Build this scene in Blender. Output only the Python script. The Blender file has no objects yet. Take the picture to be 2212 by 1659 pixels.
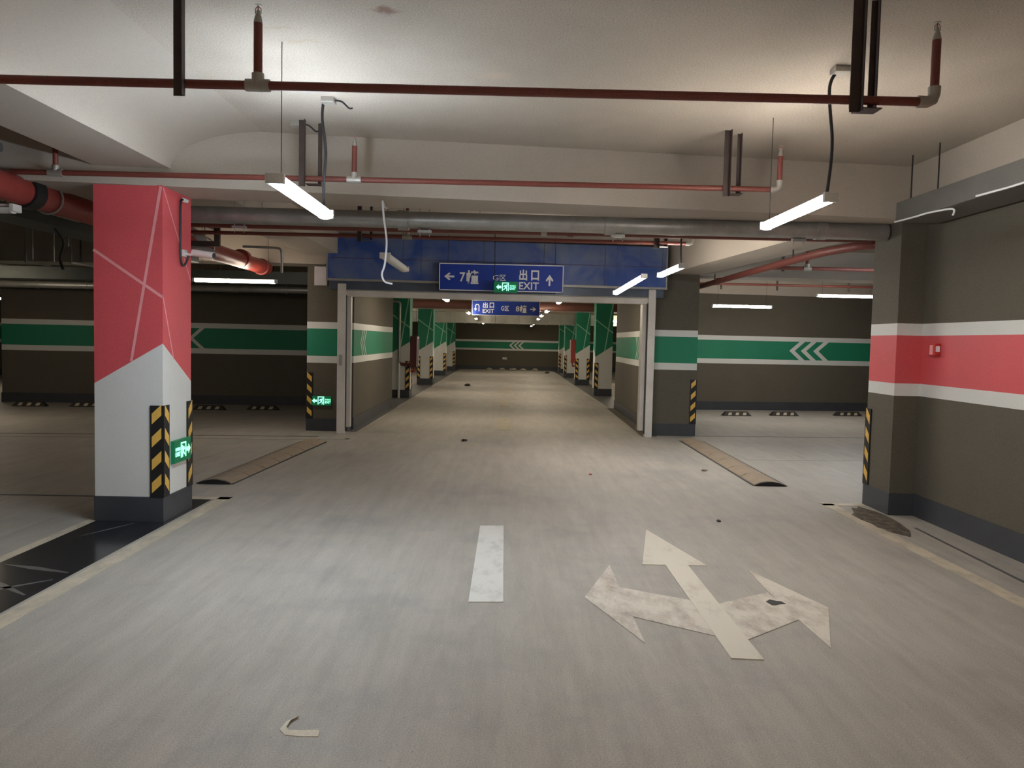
import bpy, bmesh, math, random
from mathutils import Vector, Matrix
random.seed(7)
S = bpy.context.scene
COL = S.collection

# ------------------------------------------------------------------ camera
F_PX, W_PX = 1700.0, 2212.0
cam_d = bpy.data.cameras.new('camera')
cam_d.sensor_width = 36.0
cam_d.lens = F_PX / W_PX * 36.0
cam_d.clip_end = 200
cam = bpy.data.objects.new('camera', cam_d)
COL.objects.link(cam)
YAW, PITCH, ROLL = -0.00768, 0.05479, 0.022
def _ray(x, up):
    c, s = math.cos(ROLL), math.sin(ROLL)
    dx, dy = c*x - s*up, -s*x - c*up          # up = image-up amount
    X, Z = dx, -dy
    d = (X, 0.0, Z)
    return d
def _dir(X, Y, Z):
    cp, sp = math.cos(PITCH), math.sin(PITCH)
    Y, Z = cp*Y + sp*Z, -sp*Y + cp*Z
    cy, sy = math.cos(YAW), math.sin(YAW)
    return Vector((cy*X - sy*Y, sy*X + cy*Y, Z))
c_, s_ = math.cos(ROLL), math.sin(ROLL)
right = _dir(c_, 0, s_); fwd = _dir(0, 1, 0); up = right.cross(fwd)
cam.matrix_world = Matrix(((right.x, up.x, -fwd.x, 0), (right.y, up.y, -fwd.y, 0),
                           (right.z, up.z, -fwd.z, 1.55), (0, 0, 0, 1)))
S.camera = cam

# ------------------------------------------------------------------ world, view
w = bpy.data.worlds.new('world'); S.world = w; w.use_nodes = True
w.node_tree.nodes['Background'].inputs[0].default_value = (0.6, 0.65, 0.75, 1)
w.node_tree.nodes['Background'].inputs[1].default_value = 0.02
S.view_settings.view_transform = 'Standard'
S.view_settings.look = 'None'
S.view_settings.exposure = 2.35
S.view_settings.gamma = 1.0
S.view_settings.use_curve_mapping = False
S.cycles.max_bounces = 10
S.cycles.diffuse_bounces = 6
S.cycles.sample_clamp_indirect = 6.0
S.cycles.use_denoising = True
LAMP = 17.0        # radiance of a tube diffuser

# ------------------------------------------------------------------ materials
def nt(name):
    m = bpy.data.materials.new(name); m.use_nodes = True
    t = m.node_tree; b = t.nodes['Principled BSDF']
    return m, t, b
def mat(name, col, rough=0.6, metal=0.0, var=0.12, scale=6.0, grain=0.10, bump=0.0, spec=0.5):
    m, t, b = nt(name)
    tc = t.nodes.new('ShaderNodeTexCoord')
    n1 = t.nodes.new('ShaderNodeTexNoise'); n1.inputs['Scale'].default_value = scale; n1.inputs['Detail'].default_value = 6
    n2 = t.nodes.new('ShaderNodeTexNoise'); n2.inputs['Scale'].default_value = 120; n2.inputs['Detail'].default_value = 4; n2.inputs['Roughness'].default_value = .8
    t.links.new(tc.outputs['Object'], n1.inputs['Vector']); t.links.new(tc.outputs['Object'], n2.inputs['Vector'])
    a = t.nodes.new('ShaderNodeMath'); a.operation = 'MULTIPLY_ADD'
    a.inputs[1].default_value = 2*var; a.inputs[2].default_value = 1 - var
    t.links.new(n1.outputs['Fac'], a.inputs[0])
    a2 = t.nodes.new('ShaderNodeMath'); a2.operation = 'MULTIPLY_ADD'
    a2.inputs[1].default_value = 6*grain; a2.inputs[2].default_value = 1 - 3*grain
    t.links.new(n2.outputs['Fac'], a2.inputs[0])
    p = t.nodes.new('ShaderNodeMath'); p.operation = 'MULTIPLY'
    t.links.new(a.outputs[0], p.inputs[0]); t.links.new(a2.outputs[0], p.inputs[1])
    v = t.nodes.new('ShaderNodeVectorMath'); v.operation = 'SCALE'; v.inputs[0].default_value = col
    t.links.new(p.outputs[0], v.inputs['Scale'])
    t.links.new(v.outputs[0], b.inputs['Base Color'])
    b.inputs['Roughness'].default_value = rough; b.inputs['Metallic'].default_value = metal
    b.inputs['Specular IOR Level'].default_value = spec
    if bump:
        bp = t.nodes.new('ShaderNodeBump'); bp.inputs['Strength'].default_value = bump; bp.inputs['Distance'].default_value = 0.01
        t.links.new(n1.outputs['Fac'], bp.inputs['Height']); t.links.new(bp.outputs[0], b.inputs['Normal'])
    return m
def emit(name, col, strength):
    m, t, b = nt(name)
    b.inputs['Base Color'].default_value = (*[min(1, c) for c in col], 1)
    b.inputs['Emission Color'].default_value = (*col, 1)
    b.inputs['Emission Strength'].default_value = strength
    return m

M = {}
M['dark'] = mat('wall_paint_brown', (0.108, 0.095, 0.071), 0.75, var=.10, scale=2.0, grain=.30)
M['green'] = mat('wall_paint_green', (0.010, 0.215, 0.115), 0.6, var=.08, scale=2.0, grain=.12)
M['white'] = mat('paint_white', (0.70, 0.71, 0.69), 0.55, var=.05, scale=3, grain=.06)
M['pink'] = mat('paint_coral_red', (0.66, 0.098, 0.112), 0.55, var=.07, scale=3, grain=.14)
M['pinkline'] = mat('paint_pale_pink', (0.85, 0.36, 0.38), 0.6)
M['greenline'] = mat('paint_pale_green', (0.30, 0.62, 0.46), 0.6)
M['plinth'] = mat('plinth_charcoal', (0.052, 0.056, 0.066), 0.45, var=.25, scale=5)
M['beam'] = mat('beam_plaster', (0.44, 0.39, 0.33), 0.85, var=.06, scale=1.5, grain=.10)
M['red'] = mat('pipe_red_paint', (0.175, 0.044, 0.032), 0.5, var=.25, scale=9, grain=.2)
M['brown'] = mat('pipe_brown_red_paint', (0.13, 0.05, 0.037), 0.5)
M['redbright'] = mat('pipe_bright_red_paint', (0.27, 0.042, 0.034), 0.45, var=.2, scale=7)
M['fit'] = mat('fitting_grey', (0.42, 0.40, 0.36), 0.45, metal=.5, var=.2)
M['galv'] = mat('galvanised_steel', (0.40, 0.40, 0.385), 0.42, metal=.75, var=.3, scale=8, grain=.15)
M['duct'] = mat('duct_sheet_steel', (0.46, 0.46, 0.42), 0.36, metal=.85, var=.35, scale=2.5)
M['ductdark'] = mat('duct_dark', (0.055, 0.065, 0.06), 0.6, metal=.2, var=.35, scale=3)
M['angle'] = mat('angle_iron_brown', (0.055, 0.036, 0.030), 0.6, var=.4, scale=10)
M['tray'] = mat('cable_tray_grey', (0.17, 0.165, 0.155), 0.55, metal=.3, var=.15)
M['black'] = mat('black_rubber', (0.012, 0.012, 0.013), 0.55, var=.3, scale=20)
M['yellow'] = mat('yellow_reflective', (0.80, 0.49, 0.10), 0.5, var=.15, scale=20)
M['cable'] = mat('cable_black', (0.015, 0.015, 0.018), 0.5)
M['cablew'] = mat('cable_white', (0.80, 0.82, 0.85), 0.4)
M['housing'] = mat('lamp_housing_white', (0.72, 0.72, 0.70), 0.4, var=.05)
M['post'] = mat('guide_rail_steel', (0.68, 0.66, 0.63), 0.42, metal=.2, var=.2, scale=4)
M['signblue'] = mat('sign_blue', (0.008, 0.048, 0.40), 0.4, var=.05)
M['signwhite'] = mat('sign_white', (0.86, 0.88, 0.92), 0.5, var=.03)
M['panel'] = mat('panel_pale', (0.60, 0.56, 0.58), 0.5, var=.15, scale=9)
M['tile'] = mat('dark_glossy_floor_coating', (0.020, 0.021, 0.024), 0.16, var=.5, scale=7, grain=.25)
M['strip'] = mat('dark_floor_strip', (0.085, 0.085, 0.085), 0.4, var=.35, scale=5, grain=.2)
M['maroon'] = mat('cabinet_maroon', (0.10, 0.022, 0.026), 0.4)
M['bump'] = mat('dusty_tan_rubber', (0.30, 0.235, 0.17), 0.75, var=.25, scale=8, grain=.2)
M['stop'] = mat('wheel_stop_rubber', (0.022, 0.018, 0.015), 0.7, var=.3, scale=12)
M['reflect'] = mat('pale_reflector', (0.42, 0.37, 0.27), 0.4)
M['paper'] = mat('paper_cream', (0.72, 0.69, 0.58), 0.8)
M['redplastic'] = mat('red_plastic', (0.55, 0.04, 0.03), 0.4)
M['silver'] = mat('bright_foil', (0.75, 0.74, 0.72), 0.3, metal=.6)
M['lampA'] = emit('diffuser_cool', (0.80, 0.90, 1.0), LAMP*1.55)
M['lampB'] = emit('diffuser_neutral', (1.0, 0.94, 0.87), LAMP*1.05)
M['lampC'] = emit('diffuser_warm', (1.0, 0.87, 0.68), LAMP*0.8)
M['lampE'] = emit('diffuser_dimmer', (1.0, 0.88, 0.74), LAMP*0.55)
M['exitglow'] = emit('exit_glyph_glow', (0.26, 0.95, 0.60), 0.42)
M['exitface'] = emit('exit_face_green', (0.002, 0.10, 0.04), 0.12)

def floor_material():
    m, t, b = nt('floor_concrete')
    tc = t.nodes.new('ShaderNodeTexCoord')
    def noise(scale, det, sc=(1, 1, 1), rot=0.0, rough=.5):
        mp = t.nodes.new('ShaderNodeMapping'); mp.inputs['Scale'].default_value = sc; mp.inputs['Rotation'].default_value = (0, 0, rot)
        n = t.nodes.new('ShaderNodeTexNoise'); n.inputs['Scale'].default_value = scale; n.inputs['Detail'].default_value = det
        n.inputs['Roughness'].default_value = rough
        t.links.new(tc.outputs['Object'], mp.inputs[0]); t.links.new(mp.outputs[0], n.inputs['Vector'])
        return n.outputs['Fac']
    def madd(x, a, c):
        n = t.nodes.new('ShaderNodeMath'); n.operation = 'MULTIPLY_ADD'; n.inputs[1].default_value = a; n.inputs[2].default_value = c
        t.links.new(x, n.inputs[0]); return n.outputs[0]
    def mul(x, y):
        n = t.nodes.new('ShaderNodeMath'); n.operation = 'MULTIPLY'; t.links.new(x, n.inputs[0]); t.links.new(y, n.inputs[1]); return n.outputs[0]
    big = noise(.7, 5); med = noise(3.2, 6, rough=.62)
    st1 = noise(1.0, 7, (5, 1.1, 1), .55, .7); st2 = noise(1.0, 8, (11, .8, 1), -.30, .7); fine = noise(150, 4, rough=.8); spk = noise(45, 2)
    ramp = t.nodes.new('ShaderNodeValToRGB')
    e = ramp.color_ramp.elements
    e[0].position = .36; e[0].color = (0.215, 0.212, 0.210, 1)
    e[1].position = .66; e[1].color = (0.350, 0.325, 0.285, 1)
    t.links.new(mul(madd(big, .6, .4), madd(med, .8, .55)), ramp.inputs[0])
    k = mul(mul(madd(st1, .50, .75), madd(st2, .50, .75)), madd(fine, 2.0, .0))
    v = t.nodes.new('ShaderNodeVectorMath'); v.operation = 'SCALE'
    t.links.new(ramp.outputs[0], v.inputs[0]); t.links.new(k, v.inputs['Scale'])
    # pin-sized dark specks
    sr = t.nodes.new('ShaderNodeMapRange'); sr.inputs['From Min'].default_value = .25; sr.inputs['From Max'].default_value = .31
    sr.inputs['To Min'].default_value = .72; sr.inputs['To Max'].default_value = 1
    t.links.new(spk, sr.inputs['Value'])
    v2 = t.nodes.new('ShaderNodeVectorMath'); v2.operation = 'SCALE'
    t.links.new(v.outputs[0], v2.inputs[0]); t.links.new(sr.outputs[0], v2.inputs['Scale'])
    t.links.new(v2.outputs[0], b.inputs['Base Color'])
    t.links.new(madd(med, .35, .42), b.inputs['Roughness'])
    b.inputs['Specular IOR Level'].default_value = .45
    bp = t.nodes.new('ShaderNodeBump'); bp.inputs['Strength'].default_value = .12; bp.inputs['Distance'].default_value = .01
    t.links.new(st1, bp.inputs['Height']); t.links.new(bp.outputs[0], b.inputs['Normal'])
    return m
M['floor'] = floor_material()

def ceiling_material():
    m, t, b = nt('ceiling_plaster')
    tc = t.nodes.new('ShaderNodeTexCoord')
    n = t.nodes.new('ShaderNodeTexNoise'); n.inputs['Scale'].default_value = 1.2; n.inputs['Detail'].default_value = 5
    g = t.nodes.new('ShaderNodeTexNoise'); g.inputs['Scale'].default_value = 110; g.inputs['Detail'].default_value = 4; g.inputs['Roughness'].default_value = .8
    wv = t.nodes.new('ShaderNodeTexNoise'); wv.inputs['Scale'].default_value = 14; wv.inputs['Detail'].default_value = 4
    for q in (n, g, wv): t.links.new(tc.outputs['Object'], q.inputs['Vector'])
    r = t.nodes.new('ShaderNodeValToRGB'); e = r.color_ramp.elements
    e[0].position = .3; e[0].color = (.37, .325, .27, 1); e[1].position = .7; e[1].color = (.45, .395, .33, 1)
    t.links.new(n.outputs['Fac'], r.inputs[0])
    a = t.nodes.new('ShaderNodeMath'); a.operation = 'MULTIPLY_ADD'; a.inputs[1].default_value = 1.8; a.inputs[2].default_value = .1
    t.links.new(g.outputs['Fac'], a.inputs[0])
    v = t.nodes.new('ShaderNodeVectorMath'); v.operation = 'SCALE'
    t.links.new(r.outputs[0], v.inputs[0]); t.links.new(a.outputs[0], v.inputs['Scale'])
    cur = v.outputs[0]
    pos = t.nodes.new('ShaderNodeVectorMath'); pos.operation = 'MULTIPLY_ADD'
    # rust and damp stains: irregular blobs at fixed places in the slab
    sh = t.nodes.new('ShaderNodeVectorMath'); sh.operation = 'SCALE'; sh.inputs['Scale'].default_value = .13
    t.links.new(wv.outputs['Color'], sh.inputs[0])
    ad = t.nodes.new('ShaderNodeVectorMath'); ad.operation = 'ADD'
    t.links.new(tc.outputs['Object'], ad.inputs[0]); t.links.new(sh.outputs[0], ad.inputs[1])
    for (x, y, sx, sy, col, k) in ((-.647, 4.07, 13, 18, (.20, .11, .085), .85), (-1.27, 4.33, 9, 34, (.36, .29, .18), .5),
                                   (-1.20, 4.52, 7, 34, (.36, .29, .18), .5), (-.108, 5.02, 8, 11, (.50, .40, .31), .7)):
        mp = t.nodes.new('ShaderNodeMapping'); mp.vector_type = 'TEXTURE'
        mp.inputs['Location'].default_value = (x + .065, y + .065, 3.265)
        mp.inputs['Scale'].default_value = (1/sx, 1/sy, 1)
        t.links.new(ad.outputs[0], mp.inputs[0])
        ln = t.nodes.new('ShaderNodeVectorMath'); ln.operation = 'LENGTH'; t.links.new(mp.outputs[0], ln.inputs[0])
        mr = t.nodes.new('ShaderNodeMapRange'); mr.interpolation_type = 'SMOOTHSTEP'
        mr.inputs['From Min'].default_value = .2; mr.inputs['From Max'].default_value = 1.2
        mr.inputs['To Min'].default_value = k; mr.inputs['To Max'].default_value = 0
        t.links.new(ln.outputs['Value'], mr.inputs['Value'])
        mx = t.nodes.new('ShaderNodeMix'); mx.data_type = 'RGBA'
        t.links.new(mr.outputs[0], mx.inputs[0]); t.links.new(cur, mx.inputs[6]); mx.inputs[7].default_value = (*col, 1)
        cur = mx.outputs[2]
    t.nodes.remove(pos)
    t.links.new(cur, b.inputs['Base Color'])
    b.inputs['Roughness'].default_value = .9
    return m
M['ceiling'] = ceiling_material()

def worn(name, col, under, lo, hi, scale=5, rough=.6):
    """road paint worn through in flakes to what lies under it"""
    m, t, b = nt(name)
    tc = t.nodes.new('ShaderNodeTexCoord')
    mp = t.nodes.new('ShaderNodeMapping'); mp.inputs['Scale'].default_value = (1.6, .8, 1); mp.inputs['Rotation'].default_value = (0, 0, .5)
    n = t.nodes.new('ShaderNodeTexNoise'); n.inputs['Scale'].default_value = scale; n.inputs['Detail'].default_value = 9; n.inputs['Roughness'].default_value = .72
    t.links.new(tc.outputs['Object'], mp.inputs[0]); t.links.new(mp.outputs[0], n.inputs['Vector'])
    r = t.nodes.new('ShaderNodeValToRGB'); e = r.color_ramp.elements
    e[0].position = lo; e[0].color = (*under, 1); e[1].position = hi; e[1].color = (*col, 1)
    t.links.new(n.outputs['Fac'], r.inputs[0]); t.links.new(r.outputs[0], b.inputs['Base Color'])
    b.inputs['Roughness'].default_value = rough
    return m
M['arrow'] = worn('road_paint_white_scuffed', (.60, .56, .48), (.34, .29, .24), .34, .56, 4)
M['arrowclean'] = worn('road_paint_white_cleaner', (.62, .58, .49), (.44, .39, .32), .24, .46, 4)
M['dash'] = worn('road_paint_white', (.62, .61, .57), (.42, .41, .38), .25, .5, 5)
M['dashold'] = worn('road_paint_faded', (.42, .36, .25), (.30, .27, .22), .35, .65, 5)
M['line'] = worn('lane_line_cream', (.52, .46, .35), (.30, .27, .22), .30, .56, 4)
M['linefade'] = worn('lane_line_faded', (.40, .37, .31), (.30, .28, .25), .35, .65, 4)
M['dirt'] = worn('dirt_patch', (.15, .125, .09), (.022, .018, .014), .36, .62, 9, .8)

# ------------------------------------------------------------------ mesh helpers
class MB:
    def __init__(s): s.v = []; s.f = []; s.mi = []; s.mats = []
    def slot(s, m):
        if m not in s.mats: s.mats.append(m)
        return s.mats.index(m)
    def add(s, vs, fs, m):
        o = len(s.v); s.v += [tuple(p) for p in vs]; k = s.slot(m)
        for f in fs: s.f.append([i+o for i in f]); s.mi.append(k)
        return s
    def poly(s, pts, m): return s.add(pts, [list(range(len(pts)))], m)
    def box(s, x0, x1, y0, y1, z0, z1, m):
        return s.prism([(x0, y0), (x1, y0), (x1, y1), (x0, y1)], z0, z1, m)
    def prism(s, fp, z0, z1, m, caps=True):
        n = len(fp)
        vs = [(x, y, z0) for x, y in fp] + [(x, y, z1) for x, y in fp]
        fs = [[i, (i+1) % n, n+(i+1) % n, n+i] for i in range(n)]
        if caps: fs += [list(range(n))[::-1], list(range(n, 2*n))]
        return s.add(vs, fs, m)
    def extrude(s, pts, off, m):
        """solid from a planar outline (3-D points) pushed along off"""
        n = len(pts); off = Vector(off)
        vs = [tuple(p) for p in pts] + [tuple(Vector(p)+off) for p in pts]
        fs = [[i, (i+1) % n, n+(i+1) % n, n+i] for i in range(n)] + [list(range(n))[::-1], list(range(n, 2*n))]
        return s.add(vs, fs, m)
    def cyl(s, p0, p1, r0, m, r1=None, n=16, caps=True):
        p0, p1 = Vector(p0), Vector(p1); r1 = r0 if r1 is None else r1
        d = (p1-p0).normalized(); a = d.orthogonal().normalized(); b = d.cross(a)
        vs = []
        for p, r in ((p0, r0), (p1, r1)):
            for i in range(n):
                t = 2*math.pi*i/n; vs.append(tuple(p + a*math.cos(t)*r + b*math.sin(t)*r))
        fs = [[i, (i+1) % n, n+(i+1) % n, n+i] for i in range(n)]
        if caps: fs += [list(range(n))[::-1], list(range(n, 2*n))]
        return s.add(vs, fs, m)
    def tube(s, pts, r, m, n=10):
        pts = [Vector(p) for p in pts]; rings = []; a = None
        for i, p in enumerate(pts):
            d = (pts[min(i+1, len(pts)-1)] - pts[max(i-1, 0)]).normalized()
            a = (d.orthogonal() if a is None else a - d*a.dot(d)).normalized(); b = d.cross(a)
            rr = r[i] if isinstance(r, (list, tuple)) else r
            rings.append([tuple(p + a*math.cos(2*math.pi*k/n)*rr + b*math.sin(2*math.pi*k/n)*rr) for k in range(n)])
        vs = [q for g in rings for q in g]; fs = []
        for i in range(len(rings)-1):
            for k in range(n): fs.append([i*n+k, i*n+(k+1) % n, (i+1)*n+(k+1) % n, (i+1)*n+k])
        fs += [list(range(n))[::-1], [(len(rings)-1)*n+k for k in range(n)]]
        return s.add(vs, fs, m)
    def build(s, name, parent=None, smooth=False):
        me = bpy.data.meshes.new(name); me.from_pydata(s.v, [], s.f)
        for m in s.mats: me.materials.append(M[m])
        me.polygons.foreach_set('material_index', s.mi)
        bm = bmesh.new(); bm.from_mesh(me); bmesh.ops.recalc_face_normals(bm, faces=bm.faces); bm.to_mesh(me); bm.free()
        if smooth:
            for p in me.polygons: p.use_smooth = True
            me.set_sharp_from_angle(angle=math.radians(40))
        me.update()
        o = bpy.data.objects.new(name, me); COL.objects.link(o)
        if parent is not None: o.parent = parent
        return o
def tag(o, label=None, cat=None, group=None, kind=None):
    if label: o['label'] = label
    if cat: o['category'] = cat
    if group: o['group'] = group
    if kind: o['kind'] = kind
    return o
def thing(name, loc, label, cat, group=None, rz=0.0):
    o = bpy.data.objects.new(name, None); COL.objects.link(o); o.location = loc; o.rotation_euler = (0, 0, rz)
    o.empty_display_size = .1
    return tag(o, label, cat, group)
def struct(mb, name, label=None, smooth=False): return tag(mb.build(name, None, smooth), label, None, None, 'structure')
def dup(o, label=None, loc=None, rz=None, parent=None):
    c = o.copy(); COL.objects.link(c)
    if parent is not None: c.parent = parent
    if loc is not None: c.location = loc
    if rz is not None: c.rotation_euler = (0, 0, rz)
    if label: c['label'] = label
    for ch in list(o.children): dup(ch, parent=c)
    return c
def bevel(o, w=.006, n=2):
    b = o.modifiers.new('bevel', 'BEVEL'); b.width = w; b.segments = n; b.limit_method = 'ANGLE'; return o

# ================================================================== SETTING
ZC = 3.20                                           # slab
SK = 0.12                                           # the cross beams and walls run a little askew of the driveway
struct(MB().box(-20, 14, -9, 48, -.2, 0, 'floor'), 'floor', 'dusty grey concrete garage floor')
struct(MB().box(-20, 14, -9, 48, ZC, ZC+.25, 'ceiling'), 'ceiling', 'off-white plastered ceiling slab')

LAY = ((.205, 1.12, 'dark'), (1.12, 1.235, 'white'), (1.235, 1.68, 'green'), (1.68, 1.79, 'white'), (1.79, 2.74, 'dark'), (2.74, ZC, 'beam'))
def grow(fp, d):
    cx = sum(p[0] for p in fp)/len(fp); cy = sum(p[1] for p in fp)/len(fp)
    return [(x + math.copysign(d, x-cx), y + math.copysign(d, y-cy)) for x, y in fp]
def strata(mb, fp, band='green', top=2.74, lay=None, plinth=True):
    for z0, z1, m in (lay or LAY):
        if m == 'green': m = band
        if m == 'beam': z0 = top
        if z1 == 2.74: z1 = top
        mb.prism(fp, z0, z1, m)
    if plinth: mb.prism(grow(fp, .012), 0, .205, 'plinth')
    return mb
def chevrons(mb, p, d, nrm, xs, z0, z1, wdt, dep, m='white'):
    """three '<' strokes on a wall: p origin, d unit direction, nrm offset"""
    zc = (z0+z1)/2
    for s in xs:
        for (za, zb, sa, sb) in ((z1, zc, dep, 0), (zc, z0, 0, dep)):
            q = []
            for ss, zz in ((s+sa, za), (s+sa+wdt, za), (s+sb+wdt, zb), (s+sb, zb)):
                q.append((p[0]+d[0]*ss+nrm[0], p[1]+d[1]*ss+nrm[1], zz))
            mb.poly(q, m)

# right wall, pink band, with pilaster
mb = MB(); strata(mb, [(3.84, -9), (4.1, -9), (4.1, 7.79), (3.84, 7.79)], 'pink'); struct(mb, 'wall_right', 'brown wall with pink band between white stripes')
# back wall of the left bay and of the right bay
mb = MB(); strata(mb, [(-10.82, 16.95), (-3.25, 17.75), (-3.25, 18.0), (-10.82, 17.2)])
u_ = Vector((7.57, .80, 0)).normalized()
chevrons(mb, (-6.35, 17.42), (u_.x, u_.y), (u_.y*.004, -.004), (-1.24, -.94, -.64), 1.235, 1.68, .10, .24)
struct(mb, 'wall_back_left', 'dark brown wall with green band at the end of the left bay')
mb = MB(); strata(mb, [(3.2, 18.57), (13, 19.95), (13, 20.2), (3.2, 18.85)], top=2.78)
u_ = Vector((9.8, 1.38, 0)).normalized()
chevrons(mb, (6.86, 19.085), (u_.x, u_.y), (u_.y*.004, -.006), (0.0, .30, .62), 1.235, 1.68, .14, .26)
struct(mb, 'wall_back_right', 'dark brown wall with green band and arrows at the end of the right bay')
# driveway walls behind the shutter
def passage_wall(name, fp, xin, ys, sgn, lab):
    mb = MB(); strata(mb, fp)
    chevrons(mb, (xin + sgn*.004, ys), (0, 1), (0, 0), (0, .17, .34), 1.235, 1.68, .05, .2)
    struct(mb, name, lab)
passage_wall('wall_passage_left', [(-3.25, 13.25), (-2.57, 13.25), (-2.57, 17.75), (-3.25, 17.75)], -2.57, 13.85, 1, 'brown passage wall left of the driveway behind the shutter')
passage_wall('wall_passage_right', [(2.5, 13.6), (3.2, 13.6), (3.2, 18.57), (2.58, 18.57)], 2.505, 14.7, -1, 'brown passage wall right of the driveway behind the shutter')
# far end wall
mb = MB()
FL = ((.12, 1.03, 'dark'), (1.03, 1.13, 'white'), (1.13, 1.48, 'green'), (1.48, 1.59, 'white'), (1.59, ZC, 'dark'))
strata(mb, [(-12, 42), (12, 42), (12, 42.3), (-12, 42.3)], lay=FL)
chevrons(mb, (.12, 41.99), (1, 0), (0, 0), (0, .24, .48), 1.13, 1.48, .12, .2)
struct(mb, 'wall_far', 'far end wall with a green band across the driveway')
# outer walls, plain
struct(MB().box(-20, 14, -9.2, -9, 0, ZC, 'beam'), 'wall_behind')
struct(MB().box(-20.2, -20, -9, 48, 0, ZC, 'dark'), 'wall_left')
struct(strata(MB(), [(13, 18), (13.2, 18), (13.2, 7), (13, 7)]), 'wall_side_right')
struct(MB().box(3.84, 13, 7.80, 8.0, 0, ZC, 'dark'), 'wall_front_right')
struct(strata(MB(), [(-20, 27), (-9.2, 27), (-9.2, 27.2), (-20, 27.2)]), 'wall_beyond_left', 'banded wall far beyond the left bay')
struct(strata(MB(), [(9.5, 20.3), (9.7, 20.3), (9.7, 42), (9.5, 42)]), 'wall_hall_right')
struct(strata(MB(), [(-9.2, 27.2), (-9.0, 27.2), (-9.0, 42), (-9.2, 42)]), 'wall_hall_left')

# beams
def cross_beam(name, y0, wd, xa, xb, sk=SK, z=2.73):
    struct(MB().prism([(xa, y0+xa*sk), (xb, y0+xb*sk), (xb, y0+wd+xb*sk), (xa, y0+wd+xa*sk)], z, ZC+.01, 'beam'), name, 'off-white ceiling beam')
cross_beam('trim_1', 6.75, .58, -20, 3.98)
cross_beam('trim_2', 13.16, .62, -20, 13, .08)
cross_beam('trim_3', 0.10, .58, -20, 3.98)
for i, y in enumerate((20.55, 26.85, 33.9, 39.5)): cross_beam('trim_%d' % (10+i), y, .5, -9, 9.5, .04, 2.75)
prof = [(-3.31, 2.87)] + [(-2.73 + .85*(1-math.cos(math.radians(6*i))), 2.87 + .335*math.sin(math.radians(6*i))) for i in range(16)] + [(-3.31, 3.21)]
n_ = len(prof); mb = MB()
mb.add([(x, -9, z) for x, z in prof] + [(x, 6.6, z) for x, z in prof], [[i, (i+1) % n_, n_+(i+1) % n_, n_+i] for i in range(n_)], 'beam')
struct(mb, 'trim_4', 'off-white coved beam over the left row of columns', True)
struct(MB().prism([(-3.31, 6.9), (-2.73, 6.9), (-2.7, 13.2), (-3.27, 13.2)], 2.87, ZC+.01, 'beam'), 'trim_5')
struct(MB().prism([(3.23, 7.75), (3.85, 7.75), (3.28, 13.5), (2.65, 13.4)], 2.73, ZC+.01, 'beam'), 'trim_6', 'beam over the right bay')
struct(MB().box(3.62, 4.1, -9, 7.2, 2.87, ZC+.01, 'beam'), 'trim_7')

# darker floor strips outside the lane lines
def patch(name, pts, m, z0=.0, h=.003):
    return MB().prism(pts, z0, z0+h, m)
struct(patch('', [(-3.34, -4), (-2.74, -4), (-2.74, 7.33), (-3.34, 7.33)], 'tile', 0, .0025), 'trim_8', 'dark glossy floor strip around the pink column')
struct(patch('', [(-3.15, 17.75), (-2.47, 17.75), (-2.47, 42), (-3.15, 42)], 'strip'), 'trim_20', 'dark floor strip under the left row of green columns')
struct(patch('', [(2.47, 18.6), (3.15, 18.6), (3.15, 42), (2.47, 42)], 'strip'), 'trim_21', 'dark floor strip under the right row of green columns')
struct(patch('', [(-2.62, 12.9), (-2.40, 12.9), (-2.40, 17.75), (-2.57, 17.75)], 'strip'), 'trim_22')
struct(patch('', [(2.30, 13.1), (2.55, 13.1), (2.6, 18.6), (2.40, 18.6)], 'dirt', 0, .004), 'trim_23')
# dark joints in the floor
struct(patch('', [(-12, 11.40), (-2.9, 12.16), (-2.9, 12.20), (-12, 11.44)], 'black', 0, .002), 'trim_24', 'dark floor joint across the left bay')
struct(patch('', [(-9, 7.29), (-3.34, 7.37), (-3.34, 7.41), (-9, 7.33)], 'black', 0, .002), 'trim_25', 'dark floor joint left of the pink column')
struct(patch('', [(3.50, 5.0), (3.53, 5.0), (3.60, 6.75), (3.575, 6.75)], 'strip', 0, .002), 'trim_27', 'dark crack along the foot of the right wall')
struct(patch('', [(3.0, 13.26), (8, 13.70), (8, 13.735), (3.0, 13.30)], 'black', 0, .002), 'trim_26', 'dark floor joint across the right bay')

# ================================================================== ROAD MARKINGS
def marking(name, pts_list, m, label, cat='road marking', group=None, h=.004):
    mb = MB()
    for pts in pts_list: mb.prism(pts, 0, h, m)
    return tag(mb.build(name), label, cat, group)
mb = MB()
mb.prism([(1.145, 3.81), (1.305, 3.80), (1.305, 5.44), (1.145, 5.44)], 0, .006, 'arrowclean')
mb.prism([(.985, 5.44), (1.44, 5.44), (1.195, 6.48)], 0, .0045, 'arrowclean')
mb.prism([(.507, 4.706), (.749, 3.99), (.749, 4.40), (.749, 4.91), (.749, 5.41)], 0, .0045, 'arrow')
mb.prism([(.74, 4.39), (1.16, 4.10), (1.16, 4.68), (.74, 4.92)], 0, .004, 'arrow')
mb.prism([(1.95, 4.60), (1.700, 5.36), (1.685, 4.86), (1.69, 4.40), (1.705, 3.97)], 0, .0045, 'arrow')
mb.prism([(1.30, 4.06), (1.70, 4.39), (1.68, 4.87), (1.30, 4.63)], 0, .004, 'arrow')
tag(mb.build('direction_arrow'), 'large scuffed white three-way direction arrow painted on the floor in the foreground', 'road marking')
mb = MB(); random.seed(3)
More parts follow.
